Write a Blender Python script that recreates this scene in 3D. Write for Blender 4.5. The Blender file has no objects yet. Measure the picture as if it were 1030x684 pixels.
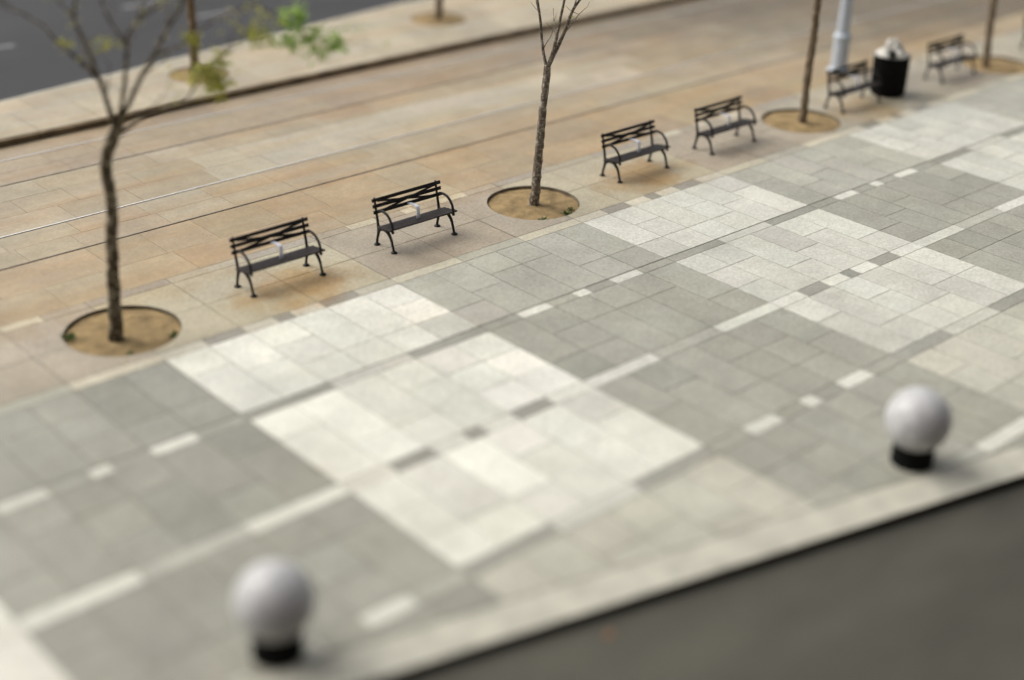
import bpy, bmesh, math, random
from mathutils import Vector, Matrix, noise as mnoise

random.seed(7)
scene = bpy.context.scene
COL = scene.collection
S = 10.8                                     # eye height above the paving, metres
R = math.radians

# ------------------------------------------------------------------ camera
PITCH, ROLL, YAW = 0.468765, 0.0246129, 0.738366
def ray(x, y):
    c, s = math.cos(ROLL), math.sin(ROLL)
    x, y = c*x - s*y, s*x + c*y
    cp, sp = math.cos(PITCH), math.sin(PITCH)
    d = (x, cp + sp*y, -sp + cp*y)
    c, s = math.cos(YAW), math.sin(YAW)
    return Vector((c*d[0] + s*d[1], -s*d[0] + c*d[1], d[2]))
fw = ray(0, 0); rt = ray(1, 0) - fw; up = ray(0, 1) - fw
cam = bpy.data.cameras.new('camera')
camo = bpy.data.objects.new('camera', cam); COL.objects.link(camo)
M = Matrix((rt, up, -fw)).transposed().to_4x4(); M.translation = (0, 0, S)
camo.matrix_world = M
cam.sensor_width = 36.0
cam.lens = 36.0*1463.558/1030.0
cam.clip_start = 0.1; cam.clip_end = 2000
cam.dof.use_dof = True
cam.dof.focus_distance = 28.0
cam.dof.aperture_fstop = 0.090
scene.camera = camo

# ------------------------------------------------------------------ sky, sun, exposure
SUN_EL, SUN_AZ = 46.0, -26.0                 # degrees; azimuth clockwise from +Y (behind the tracks)
w = bpy.data.worlds.new('World'); scene.world = w; w.use_nodes = True
nt = w.node_tree; nt.nodes.clear()
sky = nt.nodes.new('ShaderNodeTexSky'); sky.sky_type = 'NISHITA'; sky.sun_disc = False
sky.sun_elevation = R(SUN_EL); sky.sun_rotation = R(SUN_AZ)
sky.air_density = 1.0; sky.dust_density = 6.0; sky.ozone_density = 1.0
hs = nt.nodes.new('ShaderNodeHueSaturation'); hs.inputs['Saturation'].default_value = 0.25
bg = nt.nodes.new('ShaderNodeBackground'); bg.inputs['Strength'].default_value = 0.125
wo = nt.nodes.new('ShaderNodeOutputWorld')
nt.links.new(sky.outputs[0], hs.inputs['Color']); nt.links.new(hs.outputs[0], bg.inputs['Color']); nt.links.new(bg.outputs[0], wo.inputs[0])
sl = bpy.data.lights.new('sun', 'SUN'); sl.energy = 1.0; sl.angle = R(55); sl.color = (1.0, 0.95, 0.85)
so = bpy.data.objects.new('sun', sl); COL.objects.link(so)
sd = Vector((math.sin(R(SUN_AZ))*math.cos(R(SUN_EL)), math.cos(R(SUN_AZ))*math.cos(R(SUN_EL)), math.sin(R(SUN_EL))))
so.rotation_euler = (-sd).to_track_quat('-Z', 'Y').to_euler()
so.location = (0, 30, 40)
vs = scene.view_settings
vs.view_transform = 'Standard'; vs.look = 'None'; vs.gamma = 1.0; vs.use_curve_mapping = False
vs.exposure = 0.45

# ------------------------------------------------------------------ materials
def newmat(name):
    m = bpy.data.materials.new(name); m.use_nodes = True
    n = m.node_tree.nodes; n.clear()
    o = n.new('ShaderNodeOutputMaterial'); b = n.new('ShaderNodeBsdfPrincipled')
    m.node_tree.links.new(b.outputs[0], o.inputs[0])
    return m, m.node_tree, b
def N(t, typ, **kw):
    n = t.nodes.new(typ)
    for k, v in kw.items():
        if k.startswith('i_'): n.inputs[k[2:].replace('_', ' ')].default_value = v
        else: setattr(n, k, v)
    return n
def noise(t, scale, detail=3, rough=0.55, vec=None):
    n = N(t, 'ShaderNodeTexNoise'); n.inputs['Scale'].default_value = scale
    n.inputs['Detail'].default_value = detail; n.inputs['Roughness'].default_value = rough
    if vec is not None: t.links.new(vec, n.inputs['Vector'])
    return n.outputs['Fac']
def rng(t, v, a, b, lo, hi):
    n = N(t, 'ShaderNodeMapRange'); t.links.new(v, n.inputs[0])
    for i, x in enumerate((a, b, lo, hi)): n.inputs[i+1].default_value = x
    return n.outputs[0]
def mul(t, a, b):
    n = N(t, 'ShaderNodeMath', operation='MULTIPLY')
    for i, x in enumerate((a, b)):
        if isinstance(x, (int, float)): n.inputs[i].default_value = x
        else: t.links.new(x, n.inputs[i])
    return n.outputs[0]
def mix(t, fac, a, b, mode='MIX'):
    n = N(t, 'ShaderNodeMix', data_type='RGBA', blend_type=mode)
    for i, x in ((0, fac), (6, a), (7, b)):
        if isinstance(x, (int, float)): n.inputs[i].default_value = x
        elif isinstance(x, tuple): n.inputs[i].default_value = x if len(x) == 4 else x + (1,)
        else: t.links.new(x, n.inputs[i])
    return n.outputs[2]
def bump(t, b, h, strength=0.3, dist=0.01):
    n = N(t, 'ShaderNodeBump'); n.inputs['Strength'].default_value = strength; n.inputs['Distance'].default_value = dist
    t.links.new(h, n.inputs['Height']); t.links.new(n.outputs[0], b.inputs['Normal'])
def coords(t): return N(t, 'ShaderNodeTexCoord').outputs['Object']
def stretch(t, vec, sc):
    n = N(t, 'ShaderNodeMapping'); n.inputs['Scale'].default_value = sc
    t.links.new(vec, n.inputs['Vector']); return n.outputs[0]
def lin(r, g, b):
    f = lambda c: (c/255/12.92) if c/255 <= 0.04045 else ((c/255 + 0.055)/1.055)**2.4
    return (f(r), f(g), f(b))

def simple(name, base, rough=0.6, var=0.25, scale=8, metal=0.0, bmp=0.15, spec=0.4, second=None):
    m, t, b = newmat(name)
    c = coords(t); f = noise(t, scale, 4, 0.6, c)
    dark = tuple(x*(1-var) for x in base); light = tuple(min(1, x*(1+var)) for x in base) if second is None else second
    t.links.new(mix(t, rng(t, f, 0.3, 0.7, 0, 1), dark, light), b.inputs['Base Color'])
    b.inputs['Roughness'].default_value = rough; b.inputs['Metallic'].default_value = metal
    b.inputs['Specular IOR Level'].default_value = spec
    if bmp: bump(t, b, noise(t, scale*6, 3, 0.6, c), bmp, 0.004)
    return m

def paving_material(name, streak=False, stains_shade=()):
    m, t, b = newmat(name)
    c = coords(t)
    at = N(t, 'ShaderNodeVertexColor', layer_name='stone').outputs['Color']
    # granite grain, blotches and grime
    g = mul(t, rng(t, noise(t, 60, 2, 0.7, c), 0.28, 0.72, 0.90 if streak else 0.82, 1.09 if streak else 1.16), rng(t, noise(t, 15, 3, 0.8, c), 0.33, 0.67, 0.86 if streak else 0.78, 1.09 if streak else 1.15))
    bl = rng(t, noise(t, 0.7, 6, 0.65, c), 0.3, 0.7, 0.82, 1.12)
    bl2 = rng(t, noise(t, 4.5, 4, 0.65, c), 0.32, 0.68, 0.93, 1.06)
    k = mul(t, mul(t, g, bl), bl2)
    col = mix(t, 1.0, at, k, 'MULTIPLY')
    # gum spots and drips
    for sc, thr, amt in ((1.7, 0.055, 0.45), (4.3, 0.07, 0.30)):
        vo = N(t, 'ShaderNodeTexVoronoi', feature='F1'); vo.inputs['Scale'].default_value = sc; t.links.new(c, vo.inputs['Vector'])
        rnd = N(t, 'ShaderNodeSeparateColor'); t.links.new(vo.outputs['Color'], rnd.inputs[0])
        spot = mul(t, rng(t, vo.outputs['Distance'], thr*0.7, thr, amt, 0.0), rng(t, rnd.outputs[0], 0.55, 0.6, 0, 1))
        col = mix(t, spot, col, (0.06, 0.055, 0.045))
    grime = rng(t, noise(t, 0.33, 6, 0.7, c), 0.52, 0.72, 0.0, 0.30)
    col = mix(t, grime, col, mix(t, 1.0, col, (0.72, 0.66, 0.54), 'MULTIPLY'))
    if streak:
        st = noise(t, 1.0, 4, 0.6, stretch(t, c, (0.16, 1.3, 1)))
        col = mix(t, mul(t, rng(t, st, 0.45, 0.66, 0, 1), 0.62), col, mix(t, 1.0, col, (1.02, 0.84, 0.65), 'MULTIPLY'))
        st2 = noise(t, 1.0, 4, 0.6, stretch(t, c, (0.22, 1.7, 3)))
        col = mix(t, mul(t, rng(t, st2, 0.46, 0.66, 0, 1), 0.6), col, mix(t, 1.0, col, (1.16, 1.18, 1.20), 'MULTIPLY'))
    if stains_shade:
        sep = N(t, 'ShaderNodeSeparateXYZ'); t.links.new(c, sep.inputs[0])
        wob = rng(t, noise(t, 1.4, 3, 0.6, c), 0.3, 0.7, -0.35, 0.35)
        for (x, y, rx, ry, tint, amt) in stains_shade:
            d = N(t, 'ShaderNodeVectorMath', operation='SUBTRACT'); t.links.new(c, d.inputs[0]); d.inputs[1].default_value = (x, y, 0)
            d2 = N(t, 'ShaderNodeVectorMath', operation='MULTIPLY'); t.links.new(d.outputs[0], d2.inputs[0]); d2.inputs[1].default_value = (1/rx, 1/ry, 0)
            l = N(t, 'ShaderNodeVectorMath', operation='LENGTH'); t.links.new(d2.outputs[0], l.inputs[0])
            a = N(t, 'ShaderNodeMath', operation='ADD'); t.links.new(l.outputs['Value'], a.inputs[0]); t.links.new(wob, a.inputs[1])
            mr = N(t, 'ShaderNodeMapRange', interpolation_type='SMOOTHSTEP'); t.links.new(a.outputs[0], mr.inputs[0])
            for i, v in enumerate((0.25, 1.15, amt, 0.0)): mr.inputs[i+1].default_value = v
            col = mix(t, mr.outputs[0], col, mix(t, 1.0, col, tint, 'MULTIPLY'))
    t.links.new(col, b.inputs['Base Color'])
    t.links.new(rng(t, noise(t, 1.6, 4, 0.6, c), 0.3, 0.7, 0.36, 0.62), b.inputs['Roughness'])
    b.inputs['Specular IOR Level'].default_value = 0.4
    bump(t, b, noise(t, 60, 3, 0.7, c), 0.25, 0.003)
    return m

def asphalt(name, base, warm):
    m, t, b = newmat(name); c = coords(t)
    sp = rng(t, noise(t, 70, 2, 0.8, c), 0.3, 0.7, 0.7, 1.35)
    pa = rng(t, noise(t, 0.30, 6, 0.65, stretch(t, c, (0.5, 1.2, 1))), 0.3, 0.7, 0.0, 1.0)
    t.links.new(mix(t, 1.0, mix(t, pa, base, warm), sp, 'MULTIPLY'), b.inputs['Base Color'])
    b.inputs['Roughness'].default_value = 0.8; b.inputs['Specular IOR Level'].default_value = 0.3
    bump(t, b, noise(t, 90, 2, 0.7, c), 0.5, 0.006)
    return m

def bark(name, base, pale, amount):
    m, t, b = newmat(name); c = coords(t)
    f = noise(t, 14, 5, 0.65, stretch(t, c, (1, 1, 0.35)))
    col = mix(t, rng(t, f, 0.35, 0.65, 0, 1), tuple(x*0.45 for x in base), base)
    l = noise(t, 12, 5, 0.7, c)
    col = mix(t, rng(t, l, 0.49, 0.60, 0, amount), col, pale)
    t.links.new(col, b.inputs['Base Color']); b.inputs['Roughness'].default_value = 0.9
    b.inputs['Specular IOR Level'].default_value = 0.2
    bump(t, b, f, 0.9, 0.02)
    return m

def leafmat(name, c1, c2):
    m, t, b = newmat(name); c = coords(t)
    col = mix(t, rng(t, noise(t, 5, 2, 0.5, c), 0.35, 0.65, 0, 1), c1, c2)
    t.links.new(col, b.inputs['Base Color']); b.inputs['Roughness'].default_value = 0.55
    tr = N(t, 'ShaderNodeBsdfTranslucent'); t.links.new(col, tr.inputs['Color'])
    ms = N(t, 'ShaderNodeMixShader'); ms.inputs[0].default_value = 0.4
    out = [n for n in t.nodes if n.type == 'OUTPUT_MATERIAL'][0]
    t.links.new(b.outputs[0], ms.inputs[1]); t.links.new(tr.outputs[0], ms.inputs[2]); t.links.new(ms.outputs[0], out.inputs[0])
    return m

BENCH_X = [12.72, 15.75, 21.70, 24.56, 29.34, 33.45, 38.12]
RUST, BENCH_SHADE = (0.97, 0.68, 0.36), (0.84, 0.80, 0.74)  # rust stains; second tint paints the benches' soft forward shadow
stains_shade = [(12.8, 19.75, 1.25, 1.0, RUST, 0.85), (15.85, 19.35, 1.2, 0.7, BENCH_SHADE, 0.45), (21.7, 19.75, 1.3, 1.0, RUST, 0.8),
          (24.6, 19.4, 1.4, 0.9, BENCH_SHADE, 0.45), (29.3, 19.7, 1.3, 1.0, RUST, 0.55), (33.4, 19.4, 1.3, 0.8, BENCH_SHADE, 0.45),
          (9.9, 21.2, 2.6, 0.8, (0.98, 0.84, 0.62), 0.5), (17.2, 21.6, 3.0, 0.8, (0.98, 0.82, 0.62), 0.5)]
MAT_PAVE = paving_material('granite_paving', stains_shade=stains_shade)
MAT_TRACK = paving_material('trackway_paving', streak=True)
MAT_ISLE = paving_material('island_paving', streak=True)
MAT_MORTAR = simple('joint_mortar', (0.15, 0.138, 0.11), 0.9, 0.3, 3)
MAT_KERB = simple('kerb_stone', (0.43, 0.415, 0.345), 0.6, 0.20, 2.2)
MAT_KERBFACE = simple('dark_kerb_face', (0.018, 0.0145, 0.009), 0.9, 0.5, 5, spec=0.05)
MAT_FARKERB = simple('grimy_kerb', (0.13, 0.095, 0.055), 0.9, 0.5, 2.2, spec=0.2)
MAT_STREET = asphalt('near_street_asphalt', (0.042, 0.040, 0.031), (0.088, 0.084, 0.066))
MAT_ROAD = asphalt('far_road_asphalt', (0.030, 0.030, 0.032), (0.042, 0.042, 0.045))
MAT_GROUND = asphalt('city_ground', (0.10, 0.10, 0.095), (0.14, 0.135, 0.12))
MAT_PAINT = simple('worn_road_paint', (0.22, 0.22, 0.22), 0.7, 0.55, 5)
MAT_STEEL = simple('rail_steel', (0.74, 0.73, 0.70), 0.5, 0.10, 4, metal=0.35, bmp=0.03)
MAT_RUSTY = simple('worn_rail_steel', (0.30, 0.25, 0.19), 0.45, 0.3, 3, metal=0.6, bmp=0.03)
MAT_GROOVE = simple('groove_grime', (0.03, 0.026, 0.02), 0.9, 0.3, 5)
MAT_SOIL, _t, _b = newmat('sandy_soil'); _c = coords(_t)
_col = mix(_t, rng(_t, noise(_t, 3.0, 5, 0.65, _c), 0.35, 0.65, 0, 1), (0.20, 0.145, 0.075), (0.37, 0.265, 0.135))
_col = mix(_t, rng(_t, noise(_t, 24, 3, 0.7, _c), 0.58, 0.68, 0, 0.7), _col, (0.10, 0.07, 0.035))
_t.links.new(_col, _b.inputs['Base Color']); _b.inputs['Roughness'].default_value = 0.95; _b.inputs['Specular IOR Level'].default_value = 0.1
bump(_t, _b, noise(_t, 14, 5, 0.7, _c), 1.0, 0.03)
MAT_PITWALL = simple('pit_edge_grime', (0.15, 0.125, 0.085), 0.9, 0.4, 6)
MAT_IRON = simple('black_cast_iron', (0.0085, 0.008, 0.008), 0.5, 0.3, 20, spec=0.25)
MAT_SLAT = simple('dark_slat', (0.014, 0.011, 0.0115), 0.55, 0.4, 12, spec=0.22)
MAT_SEAT = simple('sky_sheen_seat_slat', (0.030, 0.024, 0.022), 0.55, 0.5, 9, spec=0.25)  # seat slats lightened in colour for the sky reflected on them
MAT_STRAP = simple('grey_armrest_metal', (0.66, 0.68, 0.78), 0.4, 0.06, 10, metal=0.1, bmp=0.03)
MAT_BOLL = simple('pale_bollard_stone', (0.46, 0.46, 0.462), 0.32, 0.22, 7, bmp=0.35)
MAT_BOLLBASE = simple('black_bollard_base', (0.004, 0.004, 0.004), 0.8, 0.2, 10, spec=0.1)
MAT_POLE = simple('pale_pole_paint', (0.45, 0.50, 0.56), 0.4, 0.12, 5, bmp=0.05)
MAT_BIN = simple('black_bin_metal', (0.004, 0.004, 0.004), 0.75, 0.3, 20, spec=0.12)
MAT_BAG = simple('white_bin_bag', (0.50, 0.48, 0.43), 0.45, 0.15, 5, bmp=0.3)
MAT_HOLE = simple('dark_bag_gap', (0.010, 0.012, 0.010), 0.9, 0.4, 8)
BARK_DARK = bark('dark_lichen_bark', (0.075, 0.054, 0.030), (0.34, 0.30, 0.21), 0.85)
BARK_SPECK = bark('speckled_bark', (0.17, 0.135, 0.10), (0.46, 0.42, 0.36), 0.65)
BARK_BROWN = bark('brown_bark', (0.20, 0.145, 0.09), (0.34, 0.28, 0.20), 0.4)
LEAF_GREEN = leafmat('bright_green_leaf', (0.22, 0.38, 0.035), (0.36, 0.52, 0.09))
LEAF_YELLOW = leafmat('yellow_green_leaf', (0.33, 0.36, 0.05), (0.47, 0.45, 0.08))
LEAF_WEED = leafmat('weed_leaf', (0.03, 0.09, 0.015), (0.06, 0.14, 0.025))
LEAF_DRY = leafmat('dry_leaf', (0.30, 0.13, 0.05), (0.36, 0.18, 0.08))

# ------------------------------------------------------------------ helpers
def link(name, me, mat, parent=None, loc=None):
    o = bpy.data.objects.new(name, me); COL.objects.link(o)
    if mat is not None and not me.materials:
        for m in (mat if isinstance(mat, (list, tuple)) else (mat,)): me.materials.append(m)
    if parent is not None: o.parent = parent
    if loc is not None: o.location = loc
    return o
def obj(name, bm, mat, parent=None, loc=None, smooth=False):
    me = bpy.data.meshes.new(name)
    bmesh.ops.recalc_face_normals(bm, faces=bm.faces)
    bm.to_mesh(me); bm.free()
    if smooth:
        for p in me.polygons: p.use_smooth = True
    return link(name, me, mat, parent, loc)
def thing(name, label, cat, loc=(0, 0, 0), rz=0.0, group=None):
    o = bpy.data.objects.new(name, None); COL.objects.link(o)
    o.empty_display_size = 0.2
    o.location = loc; o.rotation_euler = (0, 0, rz); o['label'] = label; o['category'] = cat
    if group: o['group'] = group
    return o
def tag(o, label, cat, group=None):
    o['label'] = label; o['category'] = cat
    if group: o['group'] = group
    return o
def struct(o):
    o['kind'] = 'structure'; return o
def add_box(bm, x0, x1, y0, y1, z0, z1, bev=0.0):
    r = bmesh.ops.create_cube(bm, size=1.0); v = r['verts']
    for p in v:
        p.co = Vector((x0 + (p.co.x+.5)*(x1-x0), y0 + (p.co.y+.5)*(y1-y0), z0 + (p.co.z+.5)*(z1-z0)))
    if bev:
        e = list({e for p in v for e in p.link_edges})
        bmesh.ops.bevel(bm, geom=e, offset=bev, segments=2, affect='EDGES', profile=0.5)
    return v
def smooth_path(pts, n):
    P = [Vector(p) for p in pts]; out = []
    for i in range(len(P)-1):
        p0 = P[max(i-1, 0)]; p1 = P[i]; p2 = P[i+1]; p3 = P[min(i+2, len(P)-1)]
        for k in range(n):
            s = k/n
            out.append(0.5*((2*p1) + (p2-p0)*s + (2*p0-5*p1+4*p2-p3)*s*s + (3*p1-p0-3*p2+p3)*s**3))
    out.append(P[-1]); return out
def add_tube(bm, pts, radii, seg=8, sub=1, flat=1.0, wob=0.0, cap=True):
    """tube along pts; radii one per point or a single number; flat squeezes the local x axis"""
    if not isinstance(radii, (list, tuple)): radii = [radii]*len(pts)
    P = smooth_path(pts, sub) if sub > 1 else [Vector(p) for p in pts]
    Rr = []
    for i in range(len(P)):
        f = i/sub if sub > 1 else i
        a = min(int(f), len(radii)-1); b = min(a+1, len(radii)-1); Rr.append(radii[a] + (radii[b]-radii[a])*(f-a))
    rings = []; ref = None
    for i, p in enumerate(P):
        tdir = (P[min(i+1, len(P)-1)] - P[max(i-1, 0)]).normalized()
        if ref is None:
            ref = Vector((1, 0, 0)) if abs(tdir.x) < 0.9 else Vector((0, 1, 0))
        a = (ref - tdir*ref.dot(tdir)).normalized(); b = tdir.cross(a); ref = a
        ring = []
        for k in range(seg):
            th = 2*math.pi*k/seg; r = Rr[i]
            d = a*math.cos(th)*flat + b*math.sin(th)
            if wob:
                q = p + d*r
                r *= 1 + wob*mnoise.noise(Vector((q.x*9, q.y*9, q.z*5))) + 0.7*wob*mnoise.noise(Vector((q.x*24, q.y*24, q.z*13)))
            ring.append(bm.verts.new(p + d*r))
        rings.append(ring)
    for A, B in zip(rings, rings[1:]):
        for k in range(seg): bm.faces.new((A[k], A[(k+1) % seg], B[(k+1) % seg], B[k]))
    if cap:
        bm.faces.new(list(reversed(rings[0]))); bm.faces.new(rings[-1])
def add_lathe(bm, prof, seg=32, cx=0, cy=0):
    rings = []
    for r, z in prof:
        if r < 1e-6: rings.append([bm.verts.new((cx, cy, z))])
        else: rings.append([bm.verts.new((cx + r*math.cos(2*math.pi*k/seg), cy + r*math.sin(2*math.pi*k/seg), z)) for k in range(seg)])
    for A, B in zip(rings, rings[1:]):
        for k in range(seg):
            k2 = (k+1) % seg
            if len(A) == 1 and len(B) == 1: continue
            if len(A) == 1: bm.faces.new((A[0], B[k2], B[k]))
            elif len(B) == 1: bm.faces.new((A[k], A[k2], B[0]))
            else: bm.faces.new((A[k], A[k2], B[k2], B[k]))

# ---- flat polygon clipping for the paving
def clip(poly, a, b, c):                     # keep a*x + b*y <= c
    out = []
    for i in range(len(poly)):
        p, q = poly[i], poly[(i+1) % len(poly)]
        dp = a*p[0] + b*p[1] - c; dq = a*q[0] + b*q[1] - c
        if dp <= 0: out.append(p)
        if (dp < 0 < dq) or (dq < 0 < dp):
            s = dp/(dp-dq); out.append((p[0]+(q[0]-p[0])*s, p[1]+(q[1]-p[1])*s))
    return out if len(out) >= 3 else []
def area(p): return abs(sum(p[i][0]*p[(i+1) % len(p)][1] - p[(i+1) % len(p)][0]*p[i][1] for i in range(len(p))))/2
def minus_disc(poly, cx, cy, r):
    xs = [p[0] for p in poly]; ys = [p[1] for p in poly]
    nx = max(min(xs), min(max(xs), cx)); ny = max(min(ys), min(max(ys), cy))
    if (nx-cx)**2 + (ny-cy)**2 >= r*r: return [poly], False
    out = []
    lo = clip(poly, 0, 1, cy-r); hi = clip(poly, 0, -1, -(cy+r))
    if lo: out.append(lo)
    if hi: out.append(hi)
    n = 40
    for k in range(n):
        va = cy - r*math.cos(math.pi*k/n); vb = cy - r*math.cos(math.pi*(k+1)/n)
        st = clip(clip(poly, 0, -1, -va) or [], 0, 1, vb) if clip(poly, 0, -1, -va) else []
        if not st: continue
        ha = math.sqrt(max(0, r*r-(va-cy)**2)); hb = math.sqrt(max(0, r*r-(vb-cy)**2))
        for sg in (-1, 1):
            a0 = (cx+sg*ha, va); b0 = (cx+sg*hb, vb)
            nx_, ny_ = (b0[1]-a0[1]), -(b0[0]-a0[0])       # points to +x
            cc = nx_*a0[0] + ny_*a0[1]
            q = clip(st, nx_, ny_, cc) if sg < 0 else clip(st, -nx_, -ny_, -cc)
            if q and area(q) > 1e-6: out.append(q)
    return out, True

class Paving:
    def __init__(self): self.bm = bmesh.new(); self.cl = self.bm.loops.layers.float_color.new('stone')
    def poly(self, poly, z, col, skirt=0.02):
        c = (col[0], col[1], col[2], 1)
        vs_ = [self.bm.verts.new((x, y, z)) for x, y in poly]
        try: f = self.bm.faces.new(vs_)
        except ValueError: return
        f.normal_update()
        if f.normal.z < 0: f.normal_flip()
        for l in f.loops: l[self.cl] = c
        if skirt:
            lo = [self.bm.verts.new((x, y, z-skirt)) for x, y in poly]
            for i in range(len(vs_)):
                j = (i+1) % len(vs_)
                g = self.bm.faces.new((vs_[i], vs_[j], lo[j], lo[i]))
                for l in g.loops: l[self.cl] = c
    def tile(self, u0, u1, v0, v1, z, col, gap=0.007, cuts=(), pits=()):
        p = [(u0+gap, v0+gap), (u1-gap, v0+gap), (u1-gap, v1-gap), (u0+gap, v1-gap)]
        if u1-u0 < 3*gap or v1-v0 < 3*gap: return
        for (a, b, c) in cuts:
            p = clip(p, a, b, c)
            if not p: return
        if area(p) < 2e-4: return
        polys = [p]; cut = False
        for (cx, cy, r) in pits:
            nxt = []
            for q in polys:
                res, hit = minus_disc(q, cx, cy, r); nxt += res; cut = cut or hit
            polys = nxt
        zj = z + random.uniform(-0.0012, 0.0012)
        for q in polys: self.poly(q, zj, col, 0 if cut else 0.02)
    def done(self, name, mat):
        me = bpy.data.meshes.new(name); self.bm.to_mesh(me); self.bm.free()
        return struct(link(name, me, mat))
def jit(c, a=0.05, h=0.006):
    k = 1 + random.gauss(0, a)
    return tuple(max(0.01, x*k*(1+random.gauss(0, h))) for x in c)

# ------------------------------------------------------------------ ground and roads
def sheet(name, poly, z, mat):
    bm = bmesh.new(); bm.faces.new([bm.verts.new((x, y, z)) for x, y in poly])
    o = obj(name, bm, mat)
    return struct(o)
# kerb line of the plaza: outer edge v = 10.41 - 0.249 (u - 7.65)
KS = -0.2489
def kerb_v(u): return 10.41 + KS*(u-7.65)
kn = math.hypot(KS, 1.0)
sheet('ground', [(-600, -600), (900, -600), (900, 900), (-600, 900)], -0.30, MAT_GROUND)
sheet('street', [(-45, -30), (90, -30), (90, kerb_v(90)), (-45, kerb_v(-45))], -0.125, MAT_STREET)
sheet('road', [(-60, 29.75), (120, 29.75), (120, 120), (-60, 120)], -0.045, MAT_ROAD)

PITS = [(9.63, 20.09, 0.95), (18.78, 20.10, 0.94), (27.33, 20.04, 0.93), (35.36, 19.76, 0.90)]
ISLE_PITS = [(17.88, 31.50, 0.74), (26.06, 32.10, 0.78)]
UMIN, UMAX = -16.0, 62.0
KERB_W = 0.66
cut_kerb = (KS, -1.0, -(10.41 - KS*7.65) - KERB_W*kn)         # v >= kerb_v(u) + width

# mortar bed under the plaza and trackway (holes for the tree pits), one solid sheet
pb = Paving()
polys = [[(UMIN, -12), (UMAX, -12), (UMAX, 29.69), (UMIN, 29.69)]]
polys = [clip(polys[0], KS, -1.0, -(10.41 - KS*7.65) - 0.05)]
for (cx, cy, r) in PITS:
    nx_ = []
    for q in polys: nx_ += minus_disc(q, cx, cy, r)[0]
    polys = nx_
for q in polys: pb.poly(q, -0.011, (0.1, 0.09, 0.07), 0)
pb.done('paving_bed', MAT_MORTAR)

# ------------------------------------------------------------------ plaza paving
LIGHT = (0.6224, 0.6158, 0.5359); GREY = (0.3269, 0.3217, 0.266); DKGREY = (0.290, 0.284, 0.240)
CREAM = (0.4159, 0.3678, 0.2599); BROWN = (0.361, 0.309, 0.2327)
EDGES = [-13.6, -8.95, -4.3, 0.33, 4.97, 9.63, 14.27, 18.81, 23.09, 27.35, 31.55, 35.7, 39.8, 43.9, 48.0, 52.1, 56.2, 60.3]
BANDS = [(21.20, 21.45), (18.70, 18.97), (16.25, 16.50), (13.73, 14.02), (11.20, 11.48), (8.70, 8.98), (6.2, 6.48), (3.7, 3.98), (1.2, 1.48), (-1.3, -1.02), (-3.8, -3.5)]
def is_light(i): return i % 2 == 1           # 9.63 (index 5) is a pale column
pv = Paving()
def block(u0, u1, v0, v1, base, amt):
    w3 = (u1-u0)/3
    for k in range(3):
        a = u0 + k*w3
        for h in range(2):
            b0, b1 = a + h*w3/2, a + (h+1)*w3/2
            hh = v1-v0
            typ = random.choice((0, 1, 1, 2, 2, 3))
            cutv = {0: [0.5], 1: [1/3.0], 2: [2/3.0], 3: [1/3.0, 2/3.0]}[typ]
            vs2 = [v0] + [v0+hh*c for c in cutv] + [v1]
            for x, y in zip(vs2, vs2[1:]):
                pv.tile(b0, b1, x, y, 0, jit(base, amt), cuts=(cut_kerb,), pits=PITS)
def wide_block(u0, u1, v0, v1, base, amt):
    ws = (u1-u0)/3; hv = (v1-v0)/2
    for k in range(3):
        for h in range(2):
            pv.tile(u0+k*ws, u0+(k+1)*ws, v0+h*hv, v0+(h+1)*hv, 0, jit(base, amt), cuts=(cut_kerb,), pits=PITS)
for i, (u0, u1) in enumerate(zip(EDGES, EDGES[1:])):
    lt = is_light(i); wdt = u1-u0; q = wdt/4.55
    for bi, (va, vb) in enumerate(BANDS):
        back = bi == 0
        near = bi >= 5
        L = CREAM if back else LIGHT; G = BROWN if back else GREY; D = (0.33, 0.29, 0.235) if back else ((0.290, 0.270, 0.222) if bi == 1 else DKGREY)
        base = L if lt else G
        if bi == 1 and lt: base = (0.525, 0.485, 0.385)
        other = D if lt else tuple(x*0.98 for x in (LIGHT if bi > 1 else (0.53, 0.485, 0.37)))
        soft = tuple(0.72*a + 0.28*b for a, b in zip(base, other))
        # the bands alternate between three loose pieces and two long strips per column
        three = ((bi % 2 == 1) if lt else (bi % 2 == 0))
        if three:
            cs = [(0, .80, base), (.80, 1.50, other), (1.50, 2.12, base), (2.12, 2.44, other), (2.44, 3.04, base), (3.04, 3.75, other), (3.75, 4.55, base)]
        else:
            cs = [(0, 1.52, other), (1.52, 3.04, soft), (3.04, 4.55, other)]
        for (a, b, c) in cs:
            pv.tile(u0+a*q, u0+b*q, va, vb - (0.014 if bi == 2 else 0.0), 0, jit(c, 0.04), cuts=(cut_kerb,), pits=PITS)
        # the field in front of this band (towards the viewer)
        if bi+1 < len(BANDS):
            v1 = va; v0 = BANDS[bi+1][1]
            if back:
                cb = CREAM if lt else BROWN
                if u0 > 25: cb = tuple(0.55*x + 0.45*y for x, y in zip(cb, (0.32, 0.295, 0.245)))
                wide_block(u0, u1, v0, v1, cb, 0.035)
            else:
                bc = LIGHT if lt else GREY
                if bi >= 4 and lt: bc = (0.445, 0.430, 0.355)
                if lt and bi < 4: bc = tuple(x*(1.06 if u0 < 12 else 0.90) for x in bc)  # left and centre pale columns lightened, right ones darkened: vignette painted into stone
                if not lt and u0 < 9: bc = tuple(x*0.88 for x in bc)  # left grey columns darkened as part of that vignette
                if bi == 1 and not lt and u0 > 9: bc = (0.385, 0.376, 0.316)
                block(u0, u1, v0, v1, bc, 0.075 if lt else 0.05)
pv.done('plaza_paving', MAT_PAVE)

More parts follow.
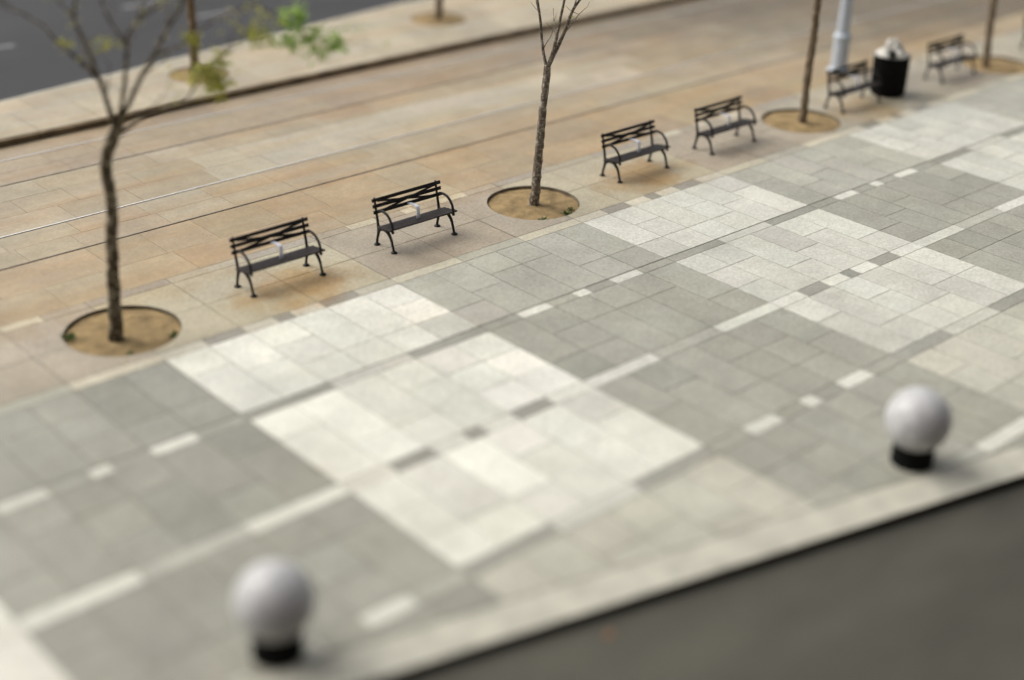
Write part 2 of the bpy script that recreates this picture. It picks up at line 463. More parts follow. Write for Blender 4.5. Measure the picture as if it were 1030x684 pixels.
# ------------------------------------------------------------------ trackway paving and rails
RAILS = [23.60, 24.98, 27.50, 28.88]
tr = Paving()
rows = [(21.45, 22.42), (22.42, 23.60-.034), (23.60+.034, 24.29), (24.29, 24.98-.034), (24.98+.034, 25.85), (25.85, 26.65), (26.65, 27.5-.034),
        (27.5+.034, 28.19), (28.19, 28.88-.034), (28.88+.034, 29.69)]
TAN = (0.3464, 0.2854, 0.1907); ORANGE = (0.3464, 0.2594, 0.1511); PINK = (0.3128, 0.2483, 0.169); PALE = (0.4022, 0.3558, 0.2661); TAUPE = (0.1151, 0.0939, 0.0646); MAUVE = (0.2534, 0.2157, 0.168)
for ri, (va, vb) in enumerate(rows):
    u = UMIN + random.random()
    while u < UMAX:
        wd = random.choice((1.1, 1.45, 1.45, 1.8, 2.1))
        vm = (va+vb)/2
        if ri < 2: pal = [(ORANGE, 4), (TAN, 3), (MAUVE, 1), (CREAM, 2)]
        elif ri < 4: pal = [(TAN, 4), (PALE, 2), (PINK, 2), (ORANGE, 1)]
        elif ri < 6: pal = [(PALE if 14 < u < 27 else TAN, 4), (TAN, 2), (PALE, 3), (PINK, 1)]
        elif ri < 7: pal = [(TAN, 4), (PALE, 3), (ORANGE, 1), (PINK, 1)]
        else: pal = [(PINK, 4), (TAN, 3), (MAUVE, 1)]
        c = random.choices([p for p, _ in pal], [w_ for _, w_ in pal])[0]
        c = tuple(0.32*x + 0.68*y for x, y in zip(c, pal[0][0]))
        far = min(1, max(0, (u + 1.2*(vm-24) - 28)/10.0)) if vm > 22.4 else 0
        c = tuple(x*(1-0.8*far) + y*0.8*far for x, y in zip(c, TAUPE))  # darker taupe paving to the far right, partly a painted corner vignette
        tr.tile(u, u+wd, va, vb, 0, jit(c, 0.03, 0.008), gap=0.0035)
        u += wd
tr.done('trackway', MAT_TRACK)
RL = ['steel tram rail nearest the benches, in tan paving', 'bright steel tram rail second from the benches, behind the bark-dark tree',
      'steel tram rail second from the island kerb', 'steel tram rail closest to the dark island kerb']
for v, lab in zip(RAILS, RL):
    t = thing('tram_rail', lab, 'rail', (0, v, 0), 0, 'tram rails set in the paving')
    bm = bmesh.new(); add_box(bm, UMIN, UMAX, -0.002, 0.031, -0.010, 0.0045, 0.002); obj('rail_head', bm, MAT_STEEL if v in (24.98, 28.88) else MAT_RUSTY, t)
    bm = bmesh.new(); add_box(bm, UMIN, UMAX, -0.036, -0.006, -0.0105, -0.0085); obj('flange_groove', bm, MAT_GROOVE, t)

# ------------------------------------------------------------------ far island
IZ = 0.13
isl = Paving()
ia = (-0.137, 1.0, 32.30 - 0.137*13.04); ib = (0.02, 1.0, 34.15 + 0.02*26.0)
V0 = 29.71 + 0.18
v = V0
while v < 35:
    u = UMIN + random.random()*1.5
    h = 1.48
    while u < UMAX:
        wd = random.choice((1.5, 1.5, 2.2))
        c = jit(random.choice(((0.415, 0.362, 0.262), (0.405, 0.358, 0.265), (0.38, 0.33, 0.24))), 0.03)
        isl.tile(u, u+wd, v, v+h, IZ, c, cuts=(ia, ib), pits=ISLE_PITS)
        u += wd
    v += h
isl.done('island_paving', MAT_ISLE)
pb = Paving()
polys = [[(UMIN, 29.71), (UMAX, 29.71), (UMAX, 36), (UMIN, 36)]]
polys = [clip(clip(polys[0], *ia), *ib)]
outline = polys[0]
for (cx, cy, r) in ISLE_PITS:
    nx_ = []
    for q in polys: nx_ += minus_disc(q, cx, cy, r)[0]
    polys = nx_
for q in polys: pb.poly(q, IZ-0.012, (0.1, 0.09, 0.07), 0)
pb.done('island_bed', MAT_MORTAR)
# kerb round the island: stones along the trackway, a plain upstand along the road
bm = bmesh.new(); u = UMIN
while u < UMAX:
    add_box(bm, u+0.004, u+1.8-0.004, 29.70, 29.88, -0.02, IZ+0.004, 0.012); u += 1.8
struct(obj('island_kerb', bm, MAT_FARKERB))
bm = bmesh.new()
for p, q in zip(outline, outline[1:]+outline[:1]):
    if abs(p[1]-29.71) < 0.01 and abs(q[1]-29.71) < 0.01: continue
    d = Vector((q[0]-p[0], q[1]-p[1], 0))
    if d.length < 0.1: continue
    n_ = Vector((d.y, -d.x, 0)).normalized()*0.10
    a, b = Vector((p[0], p[1], 0)), Vector((q[0], q[1], 0))
    vv = [a-n_*0.02, b-n_*0.02, b+n_, a+n_]
    lo = [bm.verts.new((x.x, x.y, -0.1)) for x in vv]; hi = [bm.verts.new((x.x, x.y, IZ+0.003)) for x in vv]
    bm.faces.new(hi); bm.faces.new(lo)
    for k in range(4): bm.faces.new((lo[k], lo[(k+1) % 4], hi[(k+1) % 4], hi[k]))
struct(obj('island_road_kerb', bm, MAT_KERB))
# worn lane dashes on the far road
bm = bmesh.new()
for (u, v, l) in ((14.2, 37.35, 1.5), (21.0, 37.0, 1.3), (19.9, 39.2, 1.6), (27.5, 36.8, 1.4), (8.0, 37.6, 1.4), (13.0, 39.6, 1.6), (26.5, 39.0, 1.6), (7.0, 40.2, 1.4), (34, 36.7, 1.4)):
    a = Vector((1, -0.02, 0)); a.normalize(); b = Vector((-a.y, a.x, 0))
    c0 = Vector((u, v, -0.041))
    bm.faces.new([bm.verts.new(c0 + a*x*l + b*y*0.09) for x, y in ((0, -1), (1, -1), (1, 1), (0, 1))])
struct(obj('road_markings', bm, MAT_PAINT))

# ------------------------------------------------------------------ plaza kerb
bm = bmesh.new(); dirv = Vector((1, KS, 0)).normalized(); nor = Vector((-dirv.y, dirv.x, 0))
org = Vector((7.65, 10.41, 0))
s_ = -22.0
while s_ < 50:
    ln = 1.62
    a = org + dirv*(s_+0.004); b = org + dirv*(s_+ln-0.004)
    zz = 0.003 + random.uniform(-0.001, 0.001)
    vv = [a + nor*0.03, b + nor*0.03, b + nor*(KERB_W-0.028), a + nor*(KERB_W-0.028)]
    lo = [bm.verts.new((p.x, p.y, -0.14)) for p in vv]; hi = [bm.verts.new((p.x, p.y, zz)) for p in vv]
    bm.faces.new(hi); bm.faces.new(lo)
    for k in range(4): bm.faces.new((lo[k], lo[(k+1) % 4], hi[(k+1) % 4], hi[k]))
    s_ += ln
struct(obj('kerb', bm, MAT_KERB))
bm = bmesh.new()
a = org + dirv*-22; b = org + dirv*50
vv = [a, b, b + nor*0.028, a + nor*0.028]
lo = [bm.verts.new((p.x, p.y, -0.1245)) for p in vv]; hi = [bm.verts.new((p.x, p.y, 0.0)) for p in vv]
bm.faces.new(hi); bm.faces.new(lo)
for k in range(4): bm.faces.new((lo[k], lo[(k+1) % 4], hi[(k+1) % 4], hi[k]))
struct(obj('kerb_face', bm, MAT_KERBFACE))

# ------------------------------------------------------------------ unseen building the view is taken from, added to shade the near street
MAT_WALL = simple('dark_brown_brick', (0.10, 0.075, 0.06), 0.85, 0.25, 4)
MAT_GLASS = simple('dark_window_glass', (0.02, 0.025, 0.035), 0.08, 0.2, 1, bmp=0, spec=0.6)
MAT_FRAME = simple('grey_window_frame', (0.25, 0.25, 0.25), 0.5, 0.1, 5)
bl_ = thing('unseen_building', 'unseen dark brown brick block with rows of tall windows, added behind the viewer to shade the street', 'building', (nor.x*-0.7, nor.y*-0.7, -0.125), math.atan2(dirv.y, dirv.x))
bm = bmesh.new(); add_box(bm, -34, 46, -14, 0, 0, 27); obj('wall', bm, MAT_WALL, bl_)
bm = bmesh.new(); add_box(bm, -34.3, 46.3, -14.3, 0.3, 27, 27.7); obj('cornice', bm, MAT_FRAME, bl_)
fm = None
for iz in range(6):
    for ix in range(13):
        if fm is None:
            bm = bmesh.new()
            for (a, b, c, d) in ((-1.3, -1.2, 0, 2.6), (1.2, 1.3, 0, 2.6), (-1.2, 1.2, 0, .1), (-1.2, 1.2, 2.5, 2.6), (-.04, .04, .1, 2.5)): add_box(bm, a, b, 0.003, 0.06, c, d)
            wf = obj('window', bm, MAT_FRAME, bl_); fm = wf.data
            bm = bmesh.new(); add_box(bm, -1.2, 1.2, 0.003, 0.02, .1, 2.5); pn = obj('pane', bm, MAT_GLASS, wf); gm = pn.data
        else:
            wf = link('window', fm, None, bl_); pn = link('pane', gm, None, wf)
        wf.location = (-30 + ix*6, 0, 1.2 + iz*4.3)

# ------------------------------------------------------------------ tree pits
def pit(cx, cy, r, z0, depth):
    bm = bmesh.new(); n = 56
    add_lathe(bm, [(r+0.002, z0-0.002), (r-0.006, z0-0.002), (r-0.007, z0-depth-0.06), (r+0.002, z0-depth-0.06), (r+0.002, z0-0.002)], n, cx, cy)
    struct(obj('pit_edge', bm, MAT_PITWALL))
    bm = bmesh.new(); rings = []
    for k in range(12):
        rr = (r-0.02)*(k/11.0)
        if k == 0: rings.append([bm.verts.new((cx, cy, z0-depth+0.03))]); continue
        ring = []
        for j in range(40):
            a = 2*math.pi*j/40; x, y = cx+rr*math.cos(a), cy+rr*math.sin(a)
            h = 0.05*(1-(k/11.0)**2) + 0.022*mnoise.noise(Vector((x*3, y*3, 0))) + 0.012*mnoise.noise(Vector((x*9, y*9, 3)))
            ring.append(bm.verts.new((x, y, z0-depth+h)))
        rings.append(ring)
    for A, B in zip(rings, rings[1:]):
        for j in range(40):
            if len(A) == 1: bm.faces.new((A[0], B[j], B[(j+1) % 40]))
            else: bm.faces.new((A[j], B[j], B[(j+1) % 40], A[(j+1) % 40]))
    struct(obj('pit_soil', bm, MAT_SOIL, smooth=True))
for p in PITS: pit(*p, 0.0, 0.06)
for p in ISLE_PITS: pit(*p, IZ, 0.03)

def weed(x, y, z, size, n, label):
    bm = bmesh.new()
    for k in range(n):
        a = random.random()*2*math.pi; l = size*random.uniform(0.5, 1.0); tilt = random.uniform(0.3, 1.1)
        b0 = Vector((random.gauss(0, size*.3), random.gauss(0, size*.3), 0)); d = Vector((math.cos(a)*tilt, math.sin(a)*tilt, 1)).normalized()
        s = Vector((-math.sin(a), math.cos(a), 0))*l*0.16
        m1 = b0 + d*l*0.55; tip = b0 + d*l + Vector((math.cos(a), math.sin(a), -0.6))*l*0.25
        bm.faces.new([bm.verts.new(q) for q in (b0, m1+s, tip, m1-s)])
    o = obj('weed', bm, LEAF_WEED, loc=(x, y, z)); tag(o, label, 'weed')
weed(8.84, 20.42, -0.055, 0.16, 26, 'small green weed at the left rim of the leftmost tree pit')
weed(9.32, 19.24, -0.052, 0.11, 14, 'tiny weed at the front rim of the leftmost tree pit')
weed(10.22, 19.45, -0.052, 0.13, 20, 'green weed tuft at the right front rim of the leftmost tree pit')
weed(18.33, 19.34, -0.052, 0.12, 18, 'bright little weed at the front rim of the pit right of the second bench')
weed(18.94, 19.28, -0.053, 0.12, 34, 'low dark weed patch, front right of the pit right of the second bench')
weed(19.16, 19.40, -0.053, 0.10, 22, 'small weed clump furthest right in the pit right of the second bench')

# ------------------------------------------------------------------ benches
BG = 'black slatted benches in a row along the trackway'
HALF = 0.725
def bench_frame_bm(x):
    bm = bmesh.new()
    def tb(pts, r, sub=4, seg=8): add_tube(bm, [(x, p[0], p[1]) for p in pts], r, seg, sub, flat=0.75)
    # y: + is the back.  rear upright, foot to top of the back
    tb([(0.262, 0.012), (0.243, 0.12), (0.205, 0.27), (0.215, 0.44), (0.262, 0.66), (0.315, 0.92)], [0.031, 0.028, 0.032, 0.032, 0.028, 0.024])
    # seat rail
    tb([(0.228, 0.405), (0.08, 0.392), (-0.10, 0.40), (-0.245, 0.425)], 0.024)
    # arched front leg springing from the rail
    tb([(0.215, 0.22), (0.165, 0.325), (0.06, 0.375), (-0.07, 0.36), (-0.175, 0.26), (-0.225, 0.13), (-0.262, 0.012)], [0.026, 0.034, 0.040, 0.040, 0.032, 0.028, 0.030])
    # hoop arm
    tb([(0.25, 0.645), (0.17, 0.705), (0.05, 0.725), (-0.08, 0.69), (-0.18, 0.595), (-0.222, 0.50), (-0.228, 0.42)], 0.028)
    # small scroll knob at the seat front
    bmesh.ops.create_uvsphere(bm, u_segments=10, v_segments=8, radius=0.032, matrix=Matrix.Translation((x, -0.235, 0.40)))
    for y in (0.255, -0.265):
        add_lathe_at(bm, [(0.0, 0.0), (0.062, 0.0), (0.062, 0.014), (0.034, 0.034), (0.0, 0.034)], x, y)
    return bm
def add_lathe_at(bm, prof, x, y): add_lathe(bm, prof, 12, x, y)
def make_bench():
    t = thing('park_bench', '-', 'bench', (0, 0, 0), 0, BG)
    for x in (-HALF, HALF): obj('end_frame', bench_frame_bm(x), MAT_IRON, t, smooth=True)
    # seat: four long slats
    ys = [(-0.252, -0.172), (-0.150, -0.070), (-0.048, 0.032), (0.054, 0.134)]
    for (a, b) in ys:
        bm = bmesh.new(); zc = 0.432 - 0.042*(b+0.165)/0.30
        add_box(bm, -HALF-0.085, HALF+0.085, a, b, zc, zc+0.030, 0.006); obj('seat_slat', bm, MAT_SEAT, t)
    # back: three slats, each with a bolt head on the frames
    ang = math.atan2(0.053, 0.26)
    def back_at(z): return 0.262 + (z-0.66)*0.053/0.26
    for z in (0.665, 0.775, 0.885):
        bm = bmesh.new()
        add_box(bm, -HALF-0.085, HALF+0.085, -0.013, 0.013, -0.033, 0.033, 0.006)
        for xb in (-HALF, HALF):
            bmesh.ops.create_uvsphere(bm, u_segments=8, v_segments=6, radius=0.020, matrix=Matrix.Translation((xb, -0.016, 0)))
        bmesh.ops.rotate(bm, verts=bm.verts, cent=(0, 0, 0), matrix=Matrix.Rotation(-ang, 3, 'X'))
        bmesh.ops.translate(bm, verts=bm.verts, vec=(0, back_at(z)-0.034, z))
        obj('back_slat', bm, MAT_SLAT, t)
    # crossed diagonal slats behind the back
    L = math.hypot(2*HALF-0.02, 0.22); da = math.atan2(0.22, 2*HALF-0.02)
    for sg, off in ((1, -0.062), (-1, -0.080)):
        bm = bmesh.new(); add_box(bm, -L/2, L/2, -0.008, 0.008, -0.020, 0.020, 0.004)
        bmesh.ops.rotate(bm, verts=bm.verts, cent=(0, 0, 0), matrix=Matrix.Rotation(-sg*da, 3, 'Y'))
        bmesh.ops.rotate(bm, verts=bm.verts, cent=(0, 0, 0), matrix=Matrix.Rotation(-ang, 3, 'X'))
        bmesh.ops.translate(bm, verts=bm.verts, vec=(0, back_at(0.775)+off, 0.775))
        obj('cross_brace', bm, MAT_IRON, t)
    # grey middle armrest: a flat strap bent from the lower back slat down to the seat
    bm = bmesh.new(); sp = smooth_path([(0, 0.215, 0.672), (0, 0.10, 0.69), (0, -0.02, 0.69), (0, -0.07, 0.655), (0, -0.078, 0.58), (0, -0.082, 0.463)], 5)
    prev = None
    for i, p in enumerate(sp):
        d = (sp[min(i+1, len(sp)-1)] - sp[max(i-1, 0)]).normalized(); nn = Vector((0, -d.z, d.y))*0.005
        ring = [bm.verts.new(p + Vector((sx*0.037, 0, 0)) + nn*sn) for sx, sn in ((-1, -1), (1, -1), (1, 1), (-1, 1))]
        if prev:
            for k in range(4): bm.faces.new((prev[k], prev[(k+1) % 4], ring[(k+1) % 4], ring[k]))
        else: bm.faces.new(ring)
        prev = ring
    bm.faces.new(prev)
    a = obj('centre_armrest', bm, MAT_STRAP, t); a['label'] = 'grey metal middle armrest'
    return t
def copy_thing(root):
    r = root.copy(); COL.objects.link(r)
    for ch in list(root.children):
        c = ch.copy(); COL.objects.link(c); c.parent = r
        for g in ch.children:
            d = g.copy(); COL.objects.link(d); d.parent = c
    return r
BL = ['black slatted bench with grey middle armrest, next to the leftmost dark tree',
      'black slatted bench with grey middle armrest, left of the tree with speckled trunk foot',
      'black slatted bench just right of the speckled tree, on rust-tinted paving',
      'black slatted bench on greyer paving, left of the third round tree pit',
      'black slatted bench in front of the pale lamp pole and beside the bin',
      'black slatted bench between the black bin and the rightmost tree',
      'black slatted bench cut off by the right edge, beyond the rightmost tree']
b0 = make_bench()
BV = [20.11, 20.08, 20.07, 20.03, 20.04, 19.97, 19.98]
for i, (bx, bv) in enumerate(zip(BENCH_X, BV)):
    b = b0 if i == 0 else copy_thing(b0)
    b.location = (bx, bv, 0.002); b['label'] = BL[i]
    b.rotation_euler = (0, 0, R((0.0, 0.0, 0.2, 0.4, -0.4, -0.6, 0.0)[i]))

# ------------------------------------------------------------------ bollards
def bollard(u, v, zc, label):
    t = thing('sphere_bollard', label, 'bollard', (u, v, 0.002), 0, 'stone sphere bollards along the kerb')
    bm = bmesh.new(); add_lathe(bm, [(0, 0), (0.30, 0), (0.30, 0.04), (0.30, 0.055), (0.29, 0.33), (0, 0.33)], 36); obj('base', bm, MAT_BOLLBASE, t, smooth=False)
    bm = bmesh.new(); bmesh.ops.create_uvsphere(bm, u_segments=48, v_segments=32, radius=0.462, matrix=Matrix.Translation((0, 0, zc)))
    obj('sphere', bm, MAT_BOLL, t, smooth=True)
bollard(6.99, 11.54, 0.735, 'pale stone sphere bollard on black base, at lower left near the kerb')
bollard(16.22, 9.30, 0.69, 'pale stone sphere bollard on black base, at the right side near the kerb')

# ------------------------------------------------------------------ lamp pole and bin
t = thing('lamp_pole', 'pale blue-grey painted metal pole standing behind the bench beside the bin', 'pole', (31.40, 22.02, 0.002))
bm = bmesh.new(); add_lathe(bm, [(0, 0), (0.30, 0), (0.30, 0.05), (0.235, 0.09), (0.215, 0.14), (0.205, 0.86), (0.225, 0.88), (0.235, 0.93), (0.225, 0.97), (0.165, 1.03), (0, 1.03)], 24); obj('pedestal', bm, MAT_POLE, t, smooth=False)
bm = bmesh.new(); add_lathe(bm, [(0, 1.02), (0.158, 1.02), (0.15, 1.8), (0.085, 8.2), (0, 8.2)], 24); obj('shaft', bm, MAT_POLE, t, smooth=False)
bm = bmesh.new(); add_lathe(bm, [(0, 8.19), (0.11, 8.19), (0.11, 8.25), (0.05, 8.34), (0.06, 8.40), (0, 8.47)], 20); obj('finial', bm, MAT_POLE, t, smooth=False)

t = thing('litter_bin', 'round black litter bin heaped with a white bag, between two benches', 'bin', (30.80, 20.06, 0.002))
bm = bmesh.new()
add_lathe(bm, [(0, 0.0), (0.39, 0.0), (0.405, 0.04), (0.42, 0.06), (0.435, 0.94), (0.455, 0.945), (0.46, 0.985), (0.44, 1.0), (0.415, 0.99), (0.40, 0.9), (0, 0.88)], 40)
obj('body', bm, MAT_BIN, t, smooth=False)
bm = bmesh.new()
for k in range(30):
    a = 2*math.pi*k/30
    add_tube(bm, [(0.422*math.cos(a), 0.422*math.sin(a), 0.055), (0.438*math.cos(a), 0.438*math.sin(a), 0.94)], 0.010, 6)
obj('slats', bm, MAT_BIN, t)
bm = bmesh.new(); bmesh.ops.create_icosphere(bm, subdivisions=5, radius=1.0)
view = Vector((-31, -20, 5)).normalized()
for vtx in bm.verts:
    p = vtx.co.copy(); z = p.z
    cr = 0.30*mnoise.noise(p*1.7 + Vector((3, 0, 1))) + 0.16*mnoise.noise(p*4.1 + Vector((4, 1, 2))) + 0.06*mnoise.noise(p*9)
    hgt = (0.36*max(0, z)**1.1 + 0.07*min(0, z)) * (1 + 1.2*cr)
    rad = (0.40 if z < 0.1 else 0.40*(1-0.62*z)) * (1 + 0.9*cr)
    dent = max(0, 1 - ((p.x+0.62)**2 + (p.y+0.45)**2 + (z-0.30)**2)/0.10)
    vtx.co = Vector((p.x*rad, p.y*rad, 0.98 + hgt)) * 1.0
    vtx.co += Vector((0.16, 0.12, -0.06))*dent
obj('white_bag', bm, MAT_BAG, t, smooth=True)
bm = bmesh.new(); bmesh.ops.create_icosphere(bm, subdivisions=3, radius=0.105)  # black lump stands in for the shaded gap in the bag
for vtx in bm.verts: vtx.co = vtx.co*(1 + 0.35*mnoise.noise(vtx.co*14)) + Vector((-0.235, -0.165, 1.06))
obj('shaded_gap', bm, MAT_HOLE, t, smooth=True)

# ------------------------------------------------------------------ trees
def leaf_bm(centres, n, spread, size):
    bm = bmesh.new()
    for c in centres:
        c = Vector(c)
        for k in range(n):
            p = c + Vector((random.gauss(0, spread), random.gauss(0, spread), random.gauss(0, spread*0.75)))
            a = Vector((random.gauss(0, 1), random.gauss(0, 1), random.gauss(-0.35, 0.6))).normalized()
            b = a.cross(Vector((random.gauss(0, .4), random.gauss(0, .4), 1))).normalized(); nn = a.cross(b)
            l = size*random.uniform(0.6, 1.25); wd = l*0.24
            q = [p, p + a*l*0.35 + b*wd + nn*l*0.04, p + a*l*0.75 + b*wd*0.7, p + a*l - nn*l*0.06, p + a*l*0.75 - b*wd*0.7, p + a*l*0.35 - b*wd + nn*l*0.04]
            bm.faces.new([bm.verts.new(x) for x in q])
    return bm
def twigs(bm, start, direction, length, radius, depth, ends, spread=0.55):
    d = direction.normalized(); pts = [start]; p = start
    for k in range(3):
        d = (d + Vector((random.gauss(0, .16), random.gauss(0, .16), random.gauss(0.06, .12)))).normalized()
        p = p + d*length/3; pts.append(p)
    add_tube(bm, pts, [radius, radius*.85, radius*.7, radius*.5], 5, 1)
    ends.append(p)
    if depth > 0:
        for k in range(random.choice((2, 2, 3))):
            st = pts[random.choice((1, 2, 3, 3))]
            nd = (d + Vector((random.gauss(0, spread), random.gauss(0, spread), random.gauss(0.1, spread*.6)))).normalized()
            twigs(bm, st, nd, length*random.uniform(.55, .8), radius*.55, depth-1, ends, spread)
def tree(label, base, trunk, trunk_r, limbs, mat, twig_depth=2, twig_len=0.7, leaf=0, leafmat_=None, extra=(), group='young trees in round pits', wob=0.25):
    B = Vector(base); t = thing('street_tree', label, 'tree', base, 0, group)
    loc = lambda p: Vector(p) - B
    bm = bmesh.new(); tp = [loc(p) for p in trunk]
    add_tube(bm, tp, trunk_r, 22, 16, 1.0, wob)
    obj('trunk', bm, mat, t, smooth=True)
    ends = []
    for (pts, r0, r1) in limbs:
        bm = bmesh.new(); lp = [loc(p) for p in pts]; n = len(lp)
        add_tube(bm, lp, [0.86*(r0 + (r1-r0)*(i/(n-1))**0.8) for i in range(n)], 9, 5, 1.0, wob*0.7)
        if twig_depth >= 0:
            d = lp[-1]-lp[-2]
            for k in range(2): twigs(bm, lp[-1], d + Vector((random.gauss(0, .3), random.gauss(0, .3), .1))*d.length, twig_len, r1*.85, twig_depth, ends)
            for q in range(1, n-1):
                if random.random() < 0.6 and lp[q].z > 2.6 and n > 3:
                    dd = (lp[q]-lp[q-1]).normalized() + Vector((random.gauss(0, .6), random.gauss(0, .6), .2))
                    twigs(bm, lp[q], dd, twig_len*.7, r1*.6, max(0, twig_depth-1), ends)
        obj('branch', bm, mat, t, smooth=True)
    if leaf:
        obj('foliage', leaf_bm([e for e in ends if random.random() < .5], leaf, 0.06, 0.075), leafmat_, t)
    for (cs, n, sp, sz, lm) in extra:
        obj('foliage', leaf_bm([loc(c) for c in cs], n, sp, sz), lm, t)
    return t

# tree nearest on the left
T1 = [(9.41, 19.90, -0.09), (9.44, 19.87, 0.72), (9.47, 19.84, 1.41), (9.49, 19.82, 1.84), (9.53, 19.79, 2.22), (9.52, 19.79, 2.59), (9.51, 19.81, 2.94), (9.56, 19.76, 3.20), (9.63, 19.69, 3.43), (9.69, 19.64, 3.62)]
L1 = [([(9.67, 19.66, 3.54), (9.60, 19.74, 4.05), (9.55, 19.80, 4.34), (9.50, 19.95, 4.74), (9.42, 20.10, 5.15), (9.47, 20.12, 5.45)], .055, .024),
      ([(9.56, 19.78, 4.30), (9.32, 19.93, 4.63), (9.08, 20.09, 4.93), (8.95, 20.15, 5.15), (8.86, 20.2, 5.22)], .034, .016),
      ([(9.69, 19.64, 3.58), (9.79, 19.50, 4.20), (9.86, 19.44, 4.75), (9.88, 19.40, 5.01), (10.00, 19.25, 5.25)], .050, .022),
      ([(9.86, 19.44, 4.90), (9.72, 19.58, 5.21), (9.66, 19.62, 5.44), (9.61, 19.68, 5.75)], .026, .014),
      ([(9.70, 19.63, 3.58), (9.99, 19.37, 4.33), (10.17, 19.21, 4.71), (10.35, 19.04, 5.13), (10.52, 18.89, 5.44), (10.62, 18.78, 5.80)], .050, .022),
      ([(10.18, 19.20, 4.71), (10.48, 18.92, 4.88), (10.69, 18.73, 5.10), (10.96, 18.48, 5.33), (11.27, 18.20, 5.50), (11.46, 18.03, 5.43), (11.67, 17.84, 5.20)], .026, .008),
      ([(9.69, 19.64, 3.46), (9.99, 19.37, 3.76), (10.27, 19.11, 3.93), (10.47, 18.93, 4.02), (10.60, 18.81, 4.27), (10.73, 18.69, 4.48)], .042, .014)]
A_ = [(11.74, 17.78, 5.43), (11.72, 17.80, 5.30), (11.63, 17.87, 5.02), (11.97, 17.56, 5.11), (12.20, 17.36, 4.99), (12.10, 17.44, 4.96), (11.99, 17.55, 4.85), (11.74, 17.77, 4.94), (11.80, 17.70, 5.15)]
C_ = [(10.73, 18.69, 4.51), (10.89, 18.55, 4.68), (10.91, 18.53, 4.36), (10.83, 18.60, 4.22), (10.61, 18.80, 4.43), (10.78, 18.66, 4.38), (11.33, 18.15, 5.11), (11.36, 18.13, 5.01)]
A2_ = [(11.1, 18.36, 5.40), (11.25, 18.22, 5.47), (11.46, 18.03, 5.42), (11.6, 17.9, 5.25), (11.9, 17.6, 5.05), (12.0, 17.5, 4.8)]
D_ = [(9.21, 20.08, 4.88), (9.74, 19.59, 4.90), (10.59, 18.82, 5.04), (10.58, 18.83, 4.94)]
tree('leftmost young tree, dark forked trunk with a few green leaves, in round pit', (9.41, 19.90, 0), T1, [.128, .100, .092, .090, .092, .092, .092, .088, .090, .080], L1, BARK_DARK,
     2, 0.72, 4, LEAF_YELLOW, [(A_, 34, 0.085, 0.13, LEAF_GREEN), (A2_, 10, 0.10, 0.10, LEAF_YELLOW), (C_, 46, 0.095, 0.12, LEAF_YELLOW), (D_, 26, 0.07, 0.10, LEAF_YELLOW)], wob=0.22)

T2 = [(18.74, 20.03, -0.09), (18.77, 20.01, 0.53), (18.80, 19.98, 1.37), (18.84, 19.95, 2.18), (18.88, 19.91, 2.88)]
L2 = [([(18.87, 19.92, 2.78), (18.80, 19.98, 3.17), (18.77, 20.05, 3.74), (18.72, 20.12, 4.25), (18.66, 20.2, 5.0)], .042, .018),
      ([(18.88, 19.91, 2.84), (18.94, 19.80, 3.27), (19.00, 19.70, 3.94), (19.05, 19.60, 4.6), (19.05, 19.55, 5.2)], .045, .018),
      ([(18.88, 19.91, 2.82), (19.10, 19.74, 3.47), (19.25, 19.65, 3.95), (19.42, 19.50, 4.3), (19.7, 19.3, 5.0)], .050, .020)]
tree('young tree with pale speckled trunk foot, between the second and third benches', (18.74, 20.03, 0), T2, [.112, .088, .082, .074, .068], L2, BARK_SPECK, 2, 0.7, 2, LEAF_YELLOW)

T3 = [(27.26, 19.93, -0.09), (27.25, 19.94, 1.04), (27.28, 19.92, 1.98), (27.28, 19.92, 2.90), (27.3, 19.9, 3.3)]
L3 = [([(27.3, 19.9, 3.2), (27.1, 20.0, 3.8), (26.9, 20.1, 4.4), (26.8, 20.3, 5.1)], .048, .018), ([(27.3, 19.9, 3.2), (27.4, 19.8, 3.9), (27.5, 19.9, 4.6), (27.5, 20.0, 5.3)], .05, .018), ([(27.3, 19.9, 3.1), (27.6, 19.7, 3.7), (28.0, 19.5, 4.2), (28.2, 19.4, 4.9)], .045, .016)]
tree('slim brown tree in the third round pit, left of the lamp pole', (27.26, 19.93, 0), T3, [.095, .088, .085, .080, .075], L3, BARK_BROWN, 1, 0.6, 2, LEAF_YELLOW)

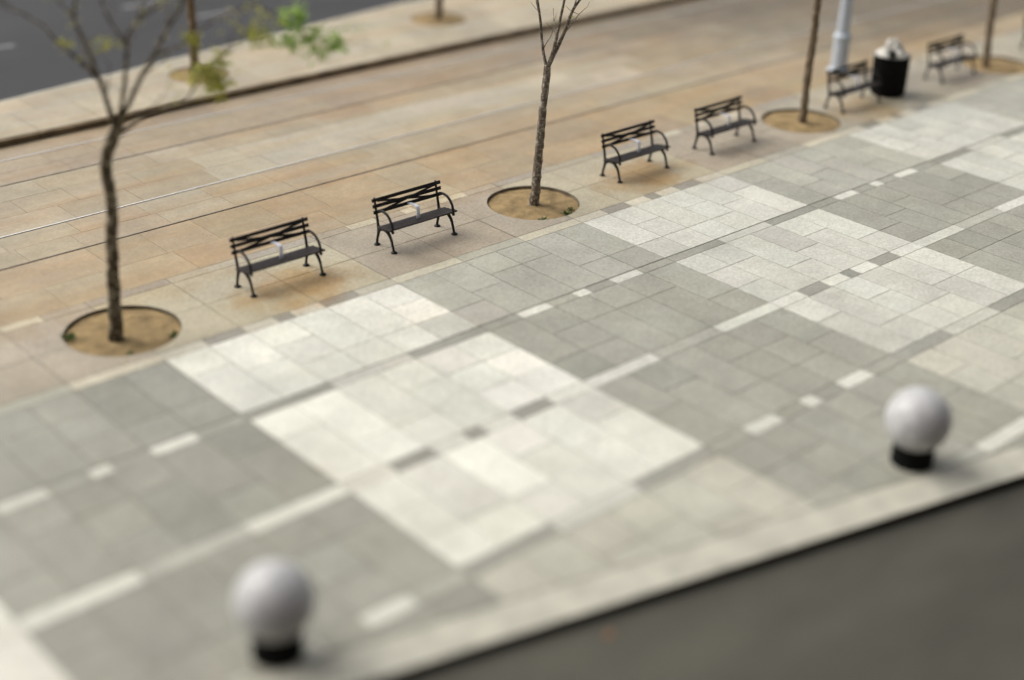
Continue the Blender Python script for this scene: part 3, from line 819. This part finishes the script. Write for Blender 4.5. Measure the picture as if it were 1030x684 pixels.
T4 = [(35.07, 19.90, -0.09), (35.03, 19.94, 0.70), (35.01, 19.96, 1.76), (35.0, 19.96, 2.7), (35.02, 19.95, 3.2)]
L4 = [([(35.02, 19.95, 3.1), (34.8, 20.1, 3.8), (34.7, 20.2, 4.5), (34.5, 20.4, 5.2)], .046, .016), ([(35.02, 19.95, 3.1), (35.2, 19.9, 3.9), (35.3, 19.7, 4.7), (35.3, 19.7, 5.3)], .048, .016), ([(35.02, 19.95, 3.0), (35.4, 19.7, 3.5), (35.7, 19.5, 4.1), (36.0, 19.4, 4.8)], .042, .016)]
tree('rightmost brown tree, in the round pit beside the last full bench', (35.07, 19.90, 0), T4, [.100, .092, .086, .080, .075], L4, BARK_BROWN, 1, 0.6, 2, LEAF_YELLOW)

def isle_tree(x, y, label, lean):
    T = [(x, y, IZ-0.02), (x+.03, y-.02, 0.95), (x+.03+lean*.3, y, 1.9), (x+lean, y, 2.8)]
    tx, ty = x+lean, y
    L = [([(tx, ty, 2.7), (tx-.3, ty+.2, 3.4), (tx-.5, ty+.3, 4.2), (tx-.6, ty+.5, 5.0)], .05, .018), ([(tx, ty, 2.75), (tx+.1, ty-.1, 3.6), (tx+.2, ty, 4.5), (tx+.2, ty, 5.3)], .05, .018), ([(tx, ty, 2.65), (tx+.4, ty-.1, 3.3), (tx+.7, ty-.2, 4.0), (tx+.9, ty-.2, 4.8)], .045, .016)]
    tree(label, (x, y, IZ), T, [.12, .105, .10, .085], L, BARK_BROWN, 1, 0.6, 4, LEAF_YELLOW, group='young trees on the far island')
isle_tree(17.86, 31.68, 'slim tree on the far island, seen behind the leftmost forked tree', 0.0)
isle_tree(26.02, 32.05, 'slim tree on the far island, its foot at the top edge of the picture', 0.05)

# ------------------------------------------------------------------ small litter
def fallen_leaf(x, y, z, s, label):
    bm = bmesh.new(); q = [(-1, 0, 0), (-.3, .5, .12), (.5, .4, .06), (1, 0, .2), (.4, -.45, .1), (-.4, -.4, .02)]
    bm.faces.new([bm.verts.new(Vector(p)*s) for p in q]); o = obj('fallen_leaf', bm, LEAF_DRY, loc=(x, y, z)); tag(o, label, 'leaf')
fallen_leaf(10.25, 9.42, -0.118, 0.09, 'single dry orange leaf lying on the grey street by the kerb')
